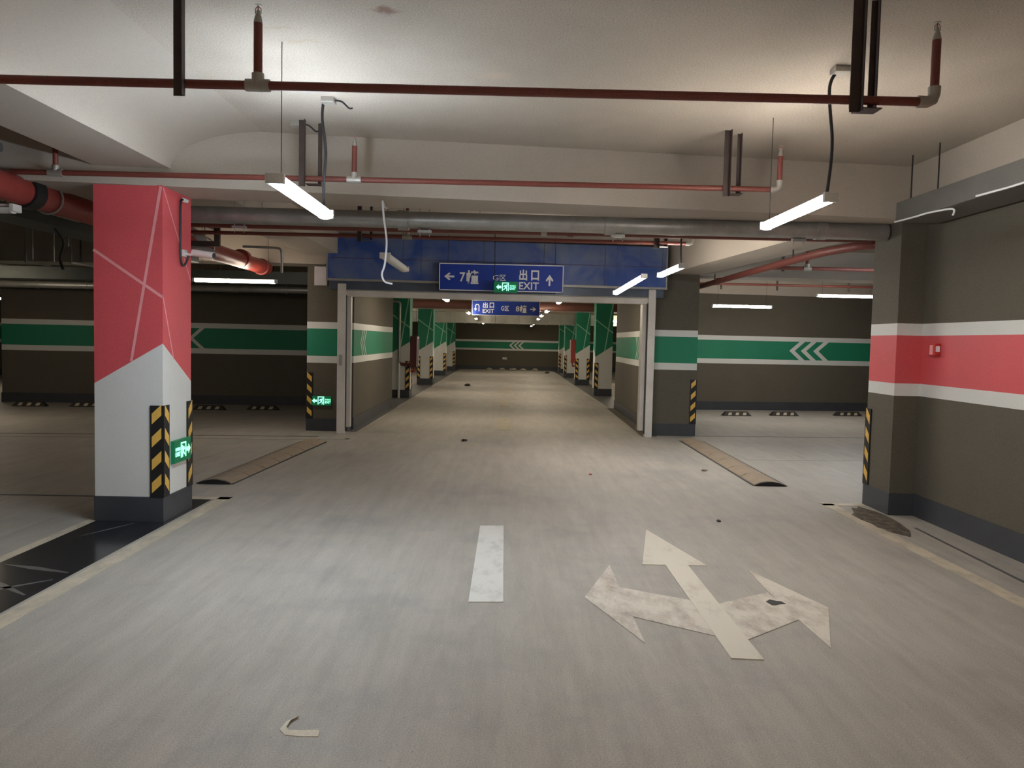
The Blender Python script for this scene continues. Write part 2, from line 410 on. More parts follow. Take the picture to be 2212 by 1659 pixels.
pts = [(1.64+.055*math.cos(a)*(1+.5*math.cos(a))*random.uniform(.7, 1.2), 4.67+.045*math.sin(a)*random.uniform(.7, 1.3)) for a in [i*math.pi/6 for i in range(12)]]
mb.prism(pts, 0, .006, 'black')
tag(mb.build('floor_chip'), 'small black chipped spot on the right branch of the painted arrow', 'stain')
marking('centre_dash', [[(-.195, 4.58), (.012, 4.59), (.006, 6.52), (-.190, 6.50)]], 'dash', 'bright white lane dash on the floor beside the painted arrow', group='centre line dashes')
for y0, y1, lab in ((13.55, 15.55, 'faded cream lane dash on the floor in the shutter opening'),
                    (18.5, 20.6, 'faded cream lane dash just past the passage walls'),
                    (23.6, 25.6, 'very faint lane dash deep in the far hall')):
    marking('centre_dash', [[(-.14, y0), (.10, y0), (.10, y1), (-.14, y1)]], 'dashold', lab, group='centre line dashes')
marking('lane_line', [[(-2.74, -4), (-2.63, -4), (-2.58, 7.45), (-2.70, 7.45)], [(-3.34, 7.335), (-2.58, 7.345), (-2.58, 7.45), (-3.34, 7.44)]], 'line', 'cream lane line running past the pink column and turning behind it', 'road marking')
marking('bay_line', [[(-3.44, -4), (-3.34, -4), (-3.34, 6.45), (-3.42, 6.45)]], 'line', 'cream line on the far edge of the glossy dark strip left of the pink column', 'road marking')
marking('lane_line', [[(3.19, -4), (3.32, -4), (3.27, 7.72), (3.15, 7.72)], [(3.15, 7.64), (3.58, 7.64), (3.58, 7.76), (3.15, 7.76)]], 'line', 'cream lane line on the floor beside the right wall with the pink band', 'road marking')
marking('lane_line', [[(-2.44, 11.95), (-2.37, 11.9), (-2.37, 42), (-2.44, 42)], [(-3.3, 11.86), (-2.37, 11.90), (-2.37, 12.0), (-3.3, 11.96)]], 'linefade', 'pale lane line along the left side of the passage and far hall', 'road marking')
marking('lane_line', [[(2.37, 18.4), (2.44, 18.4), (2.44, 42), (2.37, 42)]], 'linefade', 'pale lane line along the right row of green columns', 'road marking')
marking('bay_line', [[(3.3, 10.62), (8.5, 11.05), (8.5, 11.20), (3.3, 10.77)]], 'linefade', 'pale line crossing the floor of the right bay', 'road marking')
marking('bay_line', [[(-12, 11.10), (-2.9, 11.78), (-2.9, 11.88), (-12, 11.20)]], 'linefade', 'pale line crossing the floor of the left bay beside a dark joint', 'road marking')
scuffs = (((-3.3, 4.9), (-2.78, 4.55), .026, 'grey scuff streak on the glossy dark strip, middle of the three crossing ones'), ((-3.3, 5.15), (-2.78, 5.0), .03, 'grey scuff streak on the glossy dark strip, farthest of the three crossing ones'),
          ((-3.3, 4.35), (-2.8, 4.85), .026, 'grey scuff streak on the glossy dark strip, slanting across the others'), ((-3.2, 5.9), (-3.0, 6.35), .012, 'thin pale scuff on the glossy dark strip at the foot of the pink column'))
for a, b_, wd, lab_ in scuffs:
    d = Vector((b_[0]-a[0], b_[1]-a[1])).normalized(); n = Vector((-d.y, d.x))*wd; c0 = Vector(a).lerp(Vector(b_), .5)
    tag(MB().prism([(a[0], a[1]), (c0.x-n.x, c0.y-n.y), (b_[0]-n.x*.6, b_[1]-n.y*.6), (b_[0], b_[1]), (c0.x+n.x, c0.y+n.y)], 0, .0035, 'strip').build('dust_scuff'), lab_, 'stain', 'scuffs on the dark strip')
mb = MB(); random.seed(11)
pts = [(3.40+.16*math.cos(a)*random.uniform(.75, 1.15)+.05*math.sin(a), 7.02+.56*math.sin(a)*random.uniform(.8, 1.15)) for a in [i*math.pi/9 for i in range(18)]]
mb.prism([(min(x, 3.56), y) for x, y in pts], 0, .005, 'dirt')
tag(mb.build('dirt_patch'), 'dark brown dirt patch on the floor at the foot of the right pilaster', 'stain')

# ================================================================== COLUMNS
def ribbon(P, N, a, b, wd, off):
    """flat stroke on a vertical face. P(s,z) -> xyz"""
    d = Vector((b[0]-a[0], b[1]-a[1])).normalized(); n = Vector((-d.y, d.x))*wd/2
    out = []
    for (s, z) in ((a[0]-n.x, a[1]-n.y), (b[0]-n.x, b[1]-n.y), (b[0]+n.x, b[1]+n.y), (a[0]+n.x, a[1]+n.y)):
        q = Vector(P(s, z)) + Vector(N)*off; out.append(tuple(q))
    return out
def guard_part(parent, cx, cy, sx, sy, z0=.205, z1=.96, leg=.10, th=.012):
    """corner guard on a corner at (cx,cy); body lies towards -sx,-sy"""
    g = MB()
    g.prism([(cx-sx*leg, cy), (cx-sx*leg, cy+sy*th), (cx+sx*th, cy+sy*th), (cx+sx*th, cy-sy*leg), (cx, cy-sy*leg), (cx, cy)], z0, z1, 'black')
    n = 4; step = (z1-z0)/n
    for i in range(n):
        zb = z0 + step*i + .035
        h = step*.46; rise = .075
        a0, a1 = cx-sx*leg*.86, cx-sx*.008
        y = cy+sy*(th+.0015)
        g.extrude([(a0, y, zb), (a1, y, zb+rise), (a1, y, zb+rise+h), (a0, y, zb+h)], (0, -sy*.001, 0), 'yellow')
        b0, b1 = cy-sy*leg*.86, cy-sy*.008
        x = cx+sx*(th+.0015)
        g.extrude([(x, b0, zb), (x, b1, zb+rise), (x, b1, zb+rise+h), (x, b0, zb+h)], (-sx*.001, 0, 0), 'yellow')
    return g.build('corner_guard', parent)
def painted_column(x0, x1, y0, y1, ztop, c, cl, label, guards, group=None, lw=.023, name='square_column'):
    cx, cy = (x0+x1)/2, (y0+y1)/2; hx, hy = (x1-x0)/2, (y1-y0)/2
    t = thing(name, (cx, cy, 0), label, 'column', group)
    mb = MB(); zl, zh, pb = 1.132, 1.466, .205
    faces = [((-hx, -hy), (hx, -hy), (0, -1), zl, zh), ((hx, -hy), (hx, hy), (1, 0), zh, zl),
             ((hx, hy), (-hx, hy), (0, 1), zl, zh), ((-hx, hy), (-hx, -hy), (-1, 0), zh, zl)]
    for k, (a, b, n, za, zb) in enumerate(faces):
        L = math.hypot(b[0]-a[0], b[1]-a[1]); dx, dy = (b[0]-a[0])/L, (b[1]-a[1])/L
        P = lambda s, z, a=a, dx=dx, dy=dy: (a[0]+dx*s, a[1]+dy*s, z)
        mb.poly([P(0, pb), P(L, pb), P(L, zb), P(0, za)], 'white')
        mb.poly([P(0, za), P(L, zb), P(L, ztop), P(0, ztop)], c)
        N = (n[0], n[1], 0)
        if k % 2 == 0:
            mb.poly(ribbon(P, N, (0, 2.21), (L, 1.84), lw, .002), cl)
            mb.poly(ribbon(P, N, (L-.012, ztop-.01), (L*.54, 1.315), lw, .0025), cl)
        else:
            mb.poly(ribbon(P, N, (0.004, 1.84), (L*.36, 1.335), lw*.8, .002), cl)
            mb.poly(ribbon(P, N, (.012, ztop-.02), (L-.01, ztop-.72), lw*.7, .0025), cl)
        nn = (-N[0]*.001, -N[1]*.001, 0)
    mb.add([(-hx, -hy, ztop), (hx, -hy, ztop), (hx, hy, ztop), (-hx, hy, ztop)], [[0, 1, 2, 3]], c)
    mb.build('shaft', t)
    bevel(MB().box(-hx-.008, hx+.008, -hy-.008, hy+.008, 0, pb+.003, 'plinth').build('plinth', t), .004)
    for sx, sy in guards: guard_part(t, sx*hx, sy*hy, sx, sy)
    return t
painted_column(-3.345, -2.79, 6.41, 6.98, 2.735, 'pink', 'pinkline', 'large pink and white square column on the left with pale zigzag lines', [(1, -1), (1, 1)])
gr = 'green and white columns lining the far driveway'
rowL = [(-3.06, 20.6, 'first green and white column on the left behind the passage, with maroon cabinet'),
        (-3.03, 26.8, 'second green and white column in the left row, striped guards on both corners'),
        (-3.13, 33.8, 'third green and white column in the left row beyond the passage'),
        (-3.12, 39.5, 'last and farthest green and white column in the left row')]
for x, y, lab in rowL: painted_column(x, x+.52, y, y+.55, 2.76, 'green', 'greenline', lab, [(1, -1), (-1, -1)] if y in (26.8,) else [(1, -1), (1, 1)], gr, .03)
rowR = [(2.58, 22.9, 'first green and white column on the right, standing nearest behind the passage'),
        (2.50, 28.4, 'second green and white column in the right row, with red cabinet beside it'),
        (2.52, 34.2, 'third green and white column in the right row beyond the passage'),
        (2.62, 39.3, 'last and farthest green and white column in the right row')]
for x, y, lab in rowR: painted_column(x, x+.50, y, y+.55, 2.76, 'green', 'greenline', lab, [(-1, -1)] if y != 28.4 else [(-1, -1), (1, -1)], gr, .03)

def banded_column(x0, x1, y0, y1, label, band, guards, zt=2.74, name='square_column', rz=0.0):
    cx, cy = (x0+x1)/2, (y0+y1)/2; hx, hy = (x1-x0)/2, (y1-y0)/2
    t = thing(name, (cx, cy, 0), label, 'column', rz=rz)
    mb = MB(); fp = [(-hx, -hy), (hx, -hy), (hx, hy), (-hx, hy)]
    for z0, z1, m in LAY[:5]: mb.prism(fp, z0, min(z1, zt) if z1 == 2.74 else z1, band if m == 'green' else m)
    mb.build('shaft', t)
    bevel(MB().box(-hx-.008, hx+.008, -hy-.008, hy+.008, 0, .208, 'plinth').build('plinth', t), .004)
    for sx, sy in guards: guard_part(t, sx*hx, sy*hy, sx, sy)
    return t
banded_column(-3.27, -2.60, 12.92, 13.24, 'brown column with green band left of the shutter opening, small exit sign low on it', 'green', [(-1, -1)], 2.735)
banded_column(2.50, 3.22, 13.28, 13.59, 'brown column with green band right of the shutter opening', 'green', [(1, -1)], 2.735)
banded_column(3.60, 3.86, 7.26, 7.78, 'brown pilaster with pink band projecting from the right wall', 'pink', [(-1, 1)], 2.735, 'wall_pilaster')

# ================================================================== ROLLER SHUTTER
rs = thing('roller_shutter', (-.06, 12.90, 0), 'raised roller shutter with blue film-wrapped box over the driveway opening', 'roller shutter', rz=.075)
mb = MB(); mb.box(-2.84, 2.66, -.16, .10, 2.47, 3.13, 'film'if False else 'signblue')
def film():
    m, t, b = nt('blue_protective_film')
    tc = t.nodes.new('ShaderNodeTexCoord')
    n = t.nodes.new('ShaderNodeTexNoise'); n.inputs['Scale'].default_value = 1.8; n.inputs['Detail'].default_value = 7; n.inputs['Distortion'].default_value = .8
    t.links.new(tc.outputs['Object'], n.inputs['Vector'])
    r = t.nodes.new('ShaderNodeValToRGB'); e = r.color_ramp.elements
    e[0].position = .36; e[0].color = (.035, .09, .36, 1); e[1].position = .74; e[1].color = (.19, .24, .34, 1)
    t.links.new(n.outputs['Fac'], r.inputs[0]); t.links.new(r.outputs[0], b.inputs['Base Color'])
    b.inputs['Roughness'].default_value = .32; b.inputs['Metallic'].default_value = .1
    bp = t.nodes.new('ShaderNodeBump'); bp.inputs['Strength'].default_value = .35; bp.inputs['Distance'].default_value = .02
    t.links.new(n.outputs['Fac'], bp.inputs['Height']); t.links.new(bp.outputs[0], b.inputs['Normal'])
    return m
M['film'] = film()
mb = MB(); mb.box(-2.84, 2.66, -.16, .10, 2.47, 3.13, 'film')
for x in (-1.35, -.35, .62, 1.62): mb.box(x-.004, x+.004, -.163, -.158, 2.47, 3.13, 'ductdark')
mb.box(-2.84, 2.66, -.166, -.158, 2.80, 2.806, 'maroon')
bevel(mb.build('shutter_box', rs), .01)
mb = MB(); mb.box(-2.84, 2.66, -.175, -.155, 2.44, 2.475, 'galv'); mb.box(-2.835, -2.815, -.17, -.15, 2.47, 3.13, 'galv'); mb.box(2.635, 2.655, -.17, -.15, 2.47, 3.13, 'galv')
mb.build('box_trim', rs)
M['soffit'] = mat('shutter_lower_face', (.10, .125, .17), .35, metal=.5, var=.3, scale=4)
MB().box(-2.80, 2.62, -.10, .08, 2.31, 2.45, 'soffit').build('shutter_slats', rs)
mb = MB(); mb.box(-2.6, 2.40, -.085, .06, 2.20, 2.31, 'post'); mb.cyl((-2.6, -.09, 2.305), (2.40, -.09, 2.305), .012, 'galv')
bevel(mb.build('bottom_bar', rs), .012)
for sx, x0, x1, zt in ((-1, -2.66, -2.53, 2.40), (1, 2.37, 2.49, 2.44)):
    g = MB(); g.box(x0, x1, -.13, -.02, 0, zt, 'post')
    xi = x1 if sx < 0 else x0
    g.box(xi - (.0 if sx < 0 else .075), xi + (.075 if sx < 0 else 0), -.03, .12, .10, 2.22, 'post')
    g.box(xi - (.0 if sx < 0 else .012), xi + (.012 if sx < 0 else 0), -.115, -.04, .05, 2.22, 'ductdark')
    g_ = bevel(g.build('guide_rail', rs), .006)
    if sx < 0:
        bevel(MB().box(-2.625, -2.575, -.15, -.13, 1.10, 1.27, 'galv').build('lock_plate', g_), .004)

# ================================================================== SIGNS
def text_mesh(body, x0, x1, z0, z1, depth=.004, bold=0.0):
    """lettering as mesh data, fitted to a box, facing -y"""
    cu = bpy.data.curves.new('t', 'FONT'); cu.body = body; cu.extrude = depth/2; cu.offset = bold; cu.resolution_u = 3
    o = bpy.data.objects.new('t', cu); COL.objects.link(o)
    dg = bpy.context.evaluated_depsgraph_get(); dg.update()
    me = bpy.data.meshes.new_from_object(o.evaluated_get(dg))
    bpy.data.objects.remove(o); bpy.data.curves.remove(cu)
    xs = [v.co.x for v in me.vertices]; ys = [v.co.y for v in me.vertices]
    if not xs: return [], []
    ax, bx, ay, by = min(xs), max(xs), min(ys), max(ys)
    vs = [(x0 + (v.co.x-ax)/(bx-ax)*(x1-x0), -v.co.z, z0 + (v.co.y-ay)/(by-ay)*(z1-z0)) for v in me.vertices]
    fs = [list(p.vertices) for p in me.polygons]
    bpy.data.meshes.remove(me)
    return vs, fs
def arrow_pts(cx, cz, w_, h_, rot):
    base = [(-.5, 0), (-.02, .5), (.14, .36), (-.1, .12), (.5, .12), (.5, -.12), (-.1, -.12), (.14, -.36), (-.02, -.5)]
    out = []
    for a, b in base:
        a, b = a*w_, b*h_
        c, s = math.cos(rot), math.sin(rot)
        out.append((cx + a*c - b*s, cz + a*s + b*c))
    return out
def sign_panel(name, loc, label, sc, ctr, items, rz=0.0):
    t = thing(name, loc, label, 'sign', rz=rz)
    W, H = 1.97/2, .43/2
    bevel(MB().box(-W, W, 0, .05, -H, H, 'signblue').build('panel', t), .004)
    mb = MB(); e = .014
    for a in ((-W, W, H-e, H), (-W, W, -H, -H+e), (-W, -W+e, -H, H), (W-e, W, -H, H)): mb.box(a[0], a[1], -.004, .001, a[2], a[3], 'signwhite')
    mb.build('border', t)
    for it in items:
        mb = MB()
        X = lambda v: (v-ctr[0])*sc
        Z = lambda v: -(v-ctr[1])*sc
        if it[0] == 'text':
            vs, fs = text_mesh(it[1], X(it[2]), X(it[3]), Z(it[5]), Z(it[4]), .004, it[6] if len(it) > 6 else 0)
            if vs: mb.add([(x, y-.003, z) for x, y, z in vs], fs, 'signwhite'); mb.build('lettering', t)
        elif it[0] == 'arrow':
            cx, cz, w_, h_ = X((it[1]+it[2])/2), Z((it[3]+it[4])/2), abs(it[2]-it[1])*sc, abs(it[4]-it[3])*sc
            if abs(it[5]) > .1 and abs(it[5]) < 3: w_, h_ = h_, w_
            mb.extrude([(a, -.005, b) for a, b in arrow_pts(cx, cz, w_, h_, it[5])], (0, .006, 0), 'signwhite'); mb.build('arrow_symbol', t)
        elif it[0] == 'uturn':
            cx, cz = X(185), Z(380); r = .062; th = .024
            pts_o = [(cx+r, cz-.11), (cx+r, cz+.04)] + [(cx+r*math.cos(a), cz+.04+r*math.sin(a)) for a in [i*math.pi/10 for i in range(1, 11)]] + [(cx-r, cz-.04)]
            ri = r-th
            pts_i = [(cx-ri, cz-.04)] + [(cx+ri*math.cos(a), cz+.04+ri*math.sin(a)) for a in [i*math.pi/10 for i in range(10, 0, -1)]] + [(cx+ri, cz+.04), (cx+ri, cz-.11)]
            mb.extrude([(a, -.005, b) for a, b in pts_o+pts_i], (0, .006, 0), 'signwhite')
            mb.extrude([(cx-r+th/2-.045, -.0052, cz-.035), (cx-r+th/2+.045, -.0052, cz-.035), (cx-r+th/2, -.0052, cz-.10)], (0, .006, 0), 'signwhite')
            mb.build('arrow_symbol', t)
    mb = MB()
    return t
s1 = sign_panel('direction_sign', (-.11, 12.54, 2.542), 'nearer and larger-looking blue direction sign hanging over the shutter opening, with up arrow', .00109, (1132, 427), [
    ('arrow', 303, 450, 365, 480, 0), ('text', '7', 528, 608, 360, 495, .015), ('text', '幢', 626, 815, 325, 530, .028),
    ('text', 'G', 1008, 1092, 388, 468, .01), ('text', '区', 1108, 1200, 383, 468, .01),
    ('text', '出', 1392, 1508, 300, 458, .03), ('text', '口', 1565, 1680, 308, 455, .03),
    ('text', 'EXIT', 1390, 1680, 482, 588, .02), ('arrow', 1778, 1890, 368, 530, -math.pi/2)])
s2 = sign_panel('direction_sign', (-.05, 22.9, 2.49), 'farther blue direction sign in the far hall with U-turn arrow on its left', .00104, (982, 385), [
    ('uturn',), ('text', '出', 340, 478, 235, 388, .03), ('text', '口', 527, 652, 238, 388, .03), ('text', 'EXIT', 335, 655, 418, 525, .02),
    ('text', 'G', 850, 930, 330, 455, .015), ('text', '区', 950, 1068, 322, 460, .02),
    ('text', '8', 1258, 1365, 325, 468, .015), ('text', '幢', 1378, 1578, 292, 508, .03), ('arrow', 1658, 1830, 340, 462, math.pi)])
def wires(t, xs, z0, zt, y=.025, r=.004, name='suspension_wire'):
    for x in xs: MB().cyl((x, y, z0), (x, y, zt), r, 'cable', n=6).build(name, t)
wires(s2, (-.8, .8), .21, ZC-2.49)
wires(s1, (-.85, .85), .21, 3.2-2.545)

def exit_sign(loc, rz, label, flip=1, W=.37, H=.17, back=.035):
    t = thing('emergency_exit_sign', loc, label, 'exit sign', 'green emergency exit signs', rz)
    bevel(MB().box(-W/2, W/2, 0, back, -H/2, H/2, 'exitface').build('housing', t), .004)
    g = MB(); y0, dy = -.004, (0, .003, 0)
    f = flip
    def P(pts): g.extrude([(a*f, y0, b) for a, b in pts], dy, 'exitglow')
    P([(-.150, 0), (-.112, .040), (-.112, .018), (-.070, .018), (-.070, -.018), (-.112, -.018), (-.112, -.040)])
    # doorway with the running figure
    P([(-.058, -.06), (-.046, -.06), (-.046, .058), (-.058, .058)]); P([(.034, -.06), (.046, -.06), (.046, .058), (.034, .058)]); P([(-.058, .058), (.046, .058), (.046, .070), (-.058, .070)])
    P([(.010, .030), (.022, .024), (.028, .036), (.020, .046), (.010, .044)])
    P([(-.022, .030), (.004, .030), (.018, -.002), (.004, -.012), (-.012, -.006)])
    P([(-.018, .026), (-.036, .006), (-.030, .000), (-.008, .018)]); P([(.004, .024), (.026, .006), (.030, .012), (.010, .030)])
    P([(.000, -.006), (.014, -.004), (.024, -.030), (.018, -.058), (.008, -.058), (.010, -.032)]); P([(-.010, -.004), (.004, -.010), (-.016, -.036), (-.040, -.044), (-.040, -.034), (-.022, -.026)])
    g.build('pictogram', t)
    vs, fs = text_mesh('EXIT', .062, .155, -.040, -.004, .003, .02)
    vs2, fs2 = text_mesh('安全出口', .062, .155, .006, .036, .003, .0)
    l = MB()
    if f < 0: vs = [(x-.217, y, z) for x, y, z in vs]; vs2 = [(x-.217, y, z) for x, y, z in vs2]
    l.add([(x, y-.003, z) for x, y, z in vs], fs, 'exitglow')
    if vs2: l.add([(x, y-.003, z) for x, y, z in vs2], fs2, 'exitglow')
    l.build('lettering', t)
    return t
e1 = exit_sign((-.035, 12.35, 2.385), 0, 'glowing green exit sign hanging in front of the blue direction sign', 1)
for x in (0,): MB().cyl((-.175, .02, .08), (-.185, .02, ZC-2.385), .006, 'cable', n=6).build('suspension_cable', e1)
exit_sign((-3.02, 12.885, .50), 0, 'glowing green exit sign low on the brown column left of the shutter', 1, W=.30, H=.15)
exit_sign((-2.79+.036, 6.72, .555), math.pi/2, 'glowing green exit sign low on the side of the pink column', -1, W=.34, H=.19)

# ================================================================== LAMPS
def lamp(L, m, label, loc, rz=0.0, tilt=0.0, drops=(), wd=.082, group='suspended tube lights', lit=True, cable=None):
    """batten light along local y"""
    t = thing('tube_light', loc, label, 'tube light', group, rz); t.rotation_euler = (tilt, 0, rz)
    h = MB(); h.box(-wd*.30, wd*.30, -L/2, L/2, .014, .036, 'housing')
    for s in (-1, 1): h.box(-wd/2, wd/2, s*L/2-.012 if s > 0 else -L/2-.022, s*L/2+.022 if s > 0 else -L/2+.012, -.022, .036, 'housing')
    bevel(h.build('housing', t), .004)
    d = MB(); n = 12; R = wd/2
    a0 = math.radians(10); ring = [(R*math.cos(math.pi - a0 + (math.pi+2*a0)*i/n), .62*R*math.sin(math.pi - a0 + (math.pi+2*a0)*i/n)) for i in range(n+1)]
    vs = [(x, -L/2+.01, z) for x, z in ring] + [(x, L/2-.01, z) for x, z in ring]
    fs = [[i, i+1, n+2+i, n+1+i] for i in range(n)] + [list(range(n+1)), list(range(n+1, 2*n+2)), [0, n, 2*n+1, n+1]]
    d.add(vs, fs, m); d.build('diffuser', t, True)
    for (yy, zt) in drops:
        MB().cyl((0, yy, .03), (0, yy, zt), .0025, 'cable', n=6).build('suspension_wire', t)
    if cable:
        MB().tube(cable, .010, 'cable', 8).build('power_cable', t, True)
    return t
def smoothpts(pts, k=5):
    out = []
    for i in range(len(pts)-1):
        p0 = Vector(pts[max(i-1, 0)]); p1 = Vector(pts[i]); p2 = Vector(pts[i+1]); p3 = Vector(pts[min(i+2, len(pts)-1)])
        for j in range(k):
            t = j/k
            out.append(tuple(.5*((2*p1)+(p2-p0)*t+(2*p0-5*p1+4*p2-p3)*t*t+(3*p1-p0-3*p2+p3)*t**3)))
    out.append(tuple(pts[-1])); return out
def rel(pts, o): return [(a-o[0], b-o[1], c-o[2]) for a, b, c in pts]
oA = (-1.30, 5.03, 2.41)
lamp(1.22, 'lampA', 'brilliant cool-white tube light hanging nearest on the left', oA, drops=((-.5, ZC-2.41),), wd=.105,
     cable=smoothpts(rel([(-1.318, 5.6, 3.17), (-1.322, 5.6, 3.06), (-1.297, 5.6, 2.84), (-1.309, 5.6, 2.61), (-1.30, 5.58, 2.44)], oA)))
oB = (1.89, 5.27, 2.43)
lamp(1.16, 'lampB', 'bright white tube light hanging nearest on the right', oB, drops=((.5, ZC-2.43),),
     cable=smoothpts(rel([(1.96, 4.75, 3.195), (1.915, 4.75, 3.175), (1.884, 4.75, 3.10), (1.891, 4.75, 2.97), (1.912, 4.75, 2.79), (1.909, 4.75, 2.63), (1.893, 4.75, 2.46)], oB)))
lamp(1.20, 'lampB', 'tilted tube light whose lower end reaches the blue shutter box on the right', (1.64, 10.72, 2.335), rz=.165, tilt=-.12, drops=((.5, ZC-2.30), (-.5, .8)))
oD = (1.89, 9.22, 2.40)
lamp(1.22, 'lampB', 'tube light hanging right of the tilted one, beside the shutter box corner', oD, drops=((.5, ZC-2.40),),
     cable=smoothpts(rel([(1.90, 8.75, 3.19), (1.905, 8.75, 2.9), (1.90, 8.75, 2.6), (1.91, 8.75, 2.44)], oD)))
lamp(1.22, 'lampE', 'level tube light hanging just right of the pink column in the left bay', (-4.13, 12.0, 2.36), rz=math.pi/2, drops=((-.5, ZC-2.36), (.5, ZC-2.36)))
lamp(1.22, 'lampB', 'level tube light in the right bay, left and lower of the two', (4.84, 16.3, 2.36), rz=math.pi/2, drops=((-.5, ZC-2.36), (.5, ZC-2.36)))
lamp(1.22, 'lampB', 'level tube light in the right bay, higher one beside the pilaster', (6.99, 16.3, 2.62), rz=math.pi/2, drops=((-.5, ZC-2.62), (.5, ZC-2.62)))
lab = {(-1.2, 15.1): 'nearest left tube light just past the shutter bar', (1.0, 15.0): 'nearest right tube light just past the shutter bar',
       (-1.12, 22.4): 'second left tube light in the far hall, left of the small blue sign', (1.01, 20.0): 'second right tube light in the far hall, above right of the small blue sign',
       (-1.13, 28.2): 'third left tube light of the far hall, under the small blue sign', (1.03, 23.5): 'third right tube light of the far hall, right of the small blue sign',
       (1.07, 27.0): 'fourth right tube light of the far hall, at the height of the duct', (1.12, 31.8): 'fifth right tube light of the far hall, below the duct',
       (-1.10, 35.6): 'farthest left tube light before the far wall', (1.2, 36.0): 'sixth and farthest-but-one right tube light', (1.22, 39.6): 'farthest right tube light before the far wall'}
for (x, y), l in lab.items():
    lamp(1.2, 'lampC', l, (x, y, 2.32), drops=((-.5, ZC-2.32), (.5, ZC-2.32)), group='tube lights of the far hall')
lamp(1.2, 'lampC', 'level tube light glimpsed between the left wall and first green column', (-4.5, 22.4, 2.35), rz=math.pi/2, drops=((-.5, .85), (.5, .85)), group='side lights of the far hall')
lamp(1.2, 'lampC', 'level tube light glimpsed between the first two green columns on the left', (-4.35, 32.0, 2.5), rz=math.pi/2, drops=((-.5, .7), (.5, .7)), group='side lights of the far hall')
lamp(1.2, 'lampC', 'level tube light glimpsed between the right wall and first green column', (4.35, 29.0, 2.35), rz=math.pi/2, drops=((-.5, .85), (.5, .85)), group='side lights of the far hall')
lamp(1.2, 'lampC', 'tube light at the far left picture edge beyond the left bay', (-13.6, 20.5, 2.35), rz=math.pi/2, drops=((-.5, .85), (.5, .85)), group='side lights of the far hall')
# lamps of the same rows behind and beside the viewpoint
for x, y, rz, m in ((-1.35, .75, 0, 'lampE'), (1.89, .85, 0, 'lampE'), (-1.3, -3.4, 0, 'lampC'), (1.9, -3.4, 0, 'lampC'), (-1.3, -7.2, 0, 'lampC'), (1.9, -7.2, 0, 'lampC')):
    lamp(1.2, m, '%s tube light of the %s row overhead and behind the viewpoint' % ({0: 'nearest', 3: 'second', 7: 'third'}[int(abs(y))], 'left' if x < 0 else 'right'), (x, y, 2.45), rz=rz, drops=((-.5, .75), (.5, .75)), group='lamps behind the viewpoint')
lamp(1.2, 'lampA', 'cool tube light in the right bay hidden behind the right wall', (5.35, 9.35, 2.35), rz=math.pi/2, drops=((-.5, .85), (.5, .85)), group='lamps outside the view')
lamp(1.2, 'lampC', 'unseen tube light added past the left picture edge to brighten the left bay', (-9.2, 13.0, 2.30), rz=math.pi/2, drops=((-.5, .85), (.5, .85)), group='lamps outside the view')  # added fill lamp out of frame, lifts the dim back of the left bay
# unlit battens
lamp(1.45, 'housing', 'unlit white tube light hanging in front of the blue shutter box', (-1.225, 8.6, 2.36), drops=((-.6, ZC-2.36), (.6, ZC-2.36)), wd=.11, group='unlit tube lights')
lamp(1.2, 'housing', 'unlit white tube light at the left picture edge above the bay', (-4.38, 6.1, 2.47), rz=math.pi/2, drops=((-.1, .72), (.5, .72)), wd=.11, group='unlit tube lights')

# junction boxes on the slab
def jbox(x, y, lab, stub):
    t = thing('junction_box', (x, y, ZC), lab, 'junction box', 'junction boxes on the ceiling')
    bevel(MB().box(-.045, .045, -.045, .045, -.035, 0, 'fit').build('box', t), .004)
    MB().tube(smoothpts([(.045, 0, -.015), (.09, .01, -.02), (.13, .05, -.05), (.15, .07, -.045)]), .006, 'cable', 6).build('loose_wire', t, True)
    return t
jbox(-1.27, 5.56, 'small junction box on the ceiling above the brilliant left tube light', 1)
jbox(-1.66, 6.2, 'small junction box on the ceiling left of the long black lamp cable', 1)
jbox(1.93, 4.72, 'small junction box on the ceiling above the near right tube light', 1)

# ================================================================== SPRINKLER PIPES
def head(t, x, zb, zt, y=0.0):
    h = MB(); h.cyl((x, y, zb), (x, y, zb+.035), .022, 'fit', .014, 12); h.cyl((x, y, zb+.035), (x, y, zb+.06), .010, 'fit', .008, 10)
    for s in (-1, 1): h.tube([(x, y, zb+.035), (x+s*.013, y, zb+.045), (x+s*.013, y, zb+.065), (x, y, zb+.080)], .0025, 'fit', 6)
    h.cyl((x, y, zb+.080), (x, y, zb+.083), .016, 'fit', n=12); h.cyl((x, y, zb+.05), (x, y, zb+.078), .003, 'redplastic', n=6)
    return h.build('sprinkler_head', t, True)
def sprinkler_line(y, z, x0, x1, tees, label, r=.021, top=3.02, m='red'):
    t = thing('sprinkler_pipe', (0, y, z), label, 'sprinkler pipe', 'red sprinkler branch pipes')
    MB().cyl((x0, 0, 0), (x1-.04, 0, 0), r, m, n=14).build('pipe_run', t, True)
    e = MB(); e.tube([(x1-.075, 0, 0), (x1-.03, 0, 0), (x1-.008, 0, .010), (x1, 0, .035), (x1, 0, .07)], [r*1.35, r*1.3, r*1.3, r*1.3, r*1.35], 'fit', 14); e.build('elbow_fitting', t, True)
    rp = MB().cyl((x1, 0, .06), (x1, 0, top-z), r*.95, m, n=14).build('riser', t, True)
    head(rp, x1, top-z, 0)
    for x in tees:
        e = MB(); e.cyl((x-.055, 0, 0), (x+.055, 0, 0), r*1.4, 'fit', n=14); e.cyl((x, 0, 0), (x, 0, .055), r*1.35, 'fit', n=14)
        e.build('tee_fitting', t, True)
        rp = MB().cyl((x, 0, .05), (x, 0, top-z), r*.95, m, n=14).build('riser', t, True)
        head(rp, x, top-z, 0)
    return t
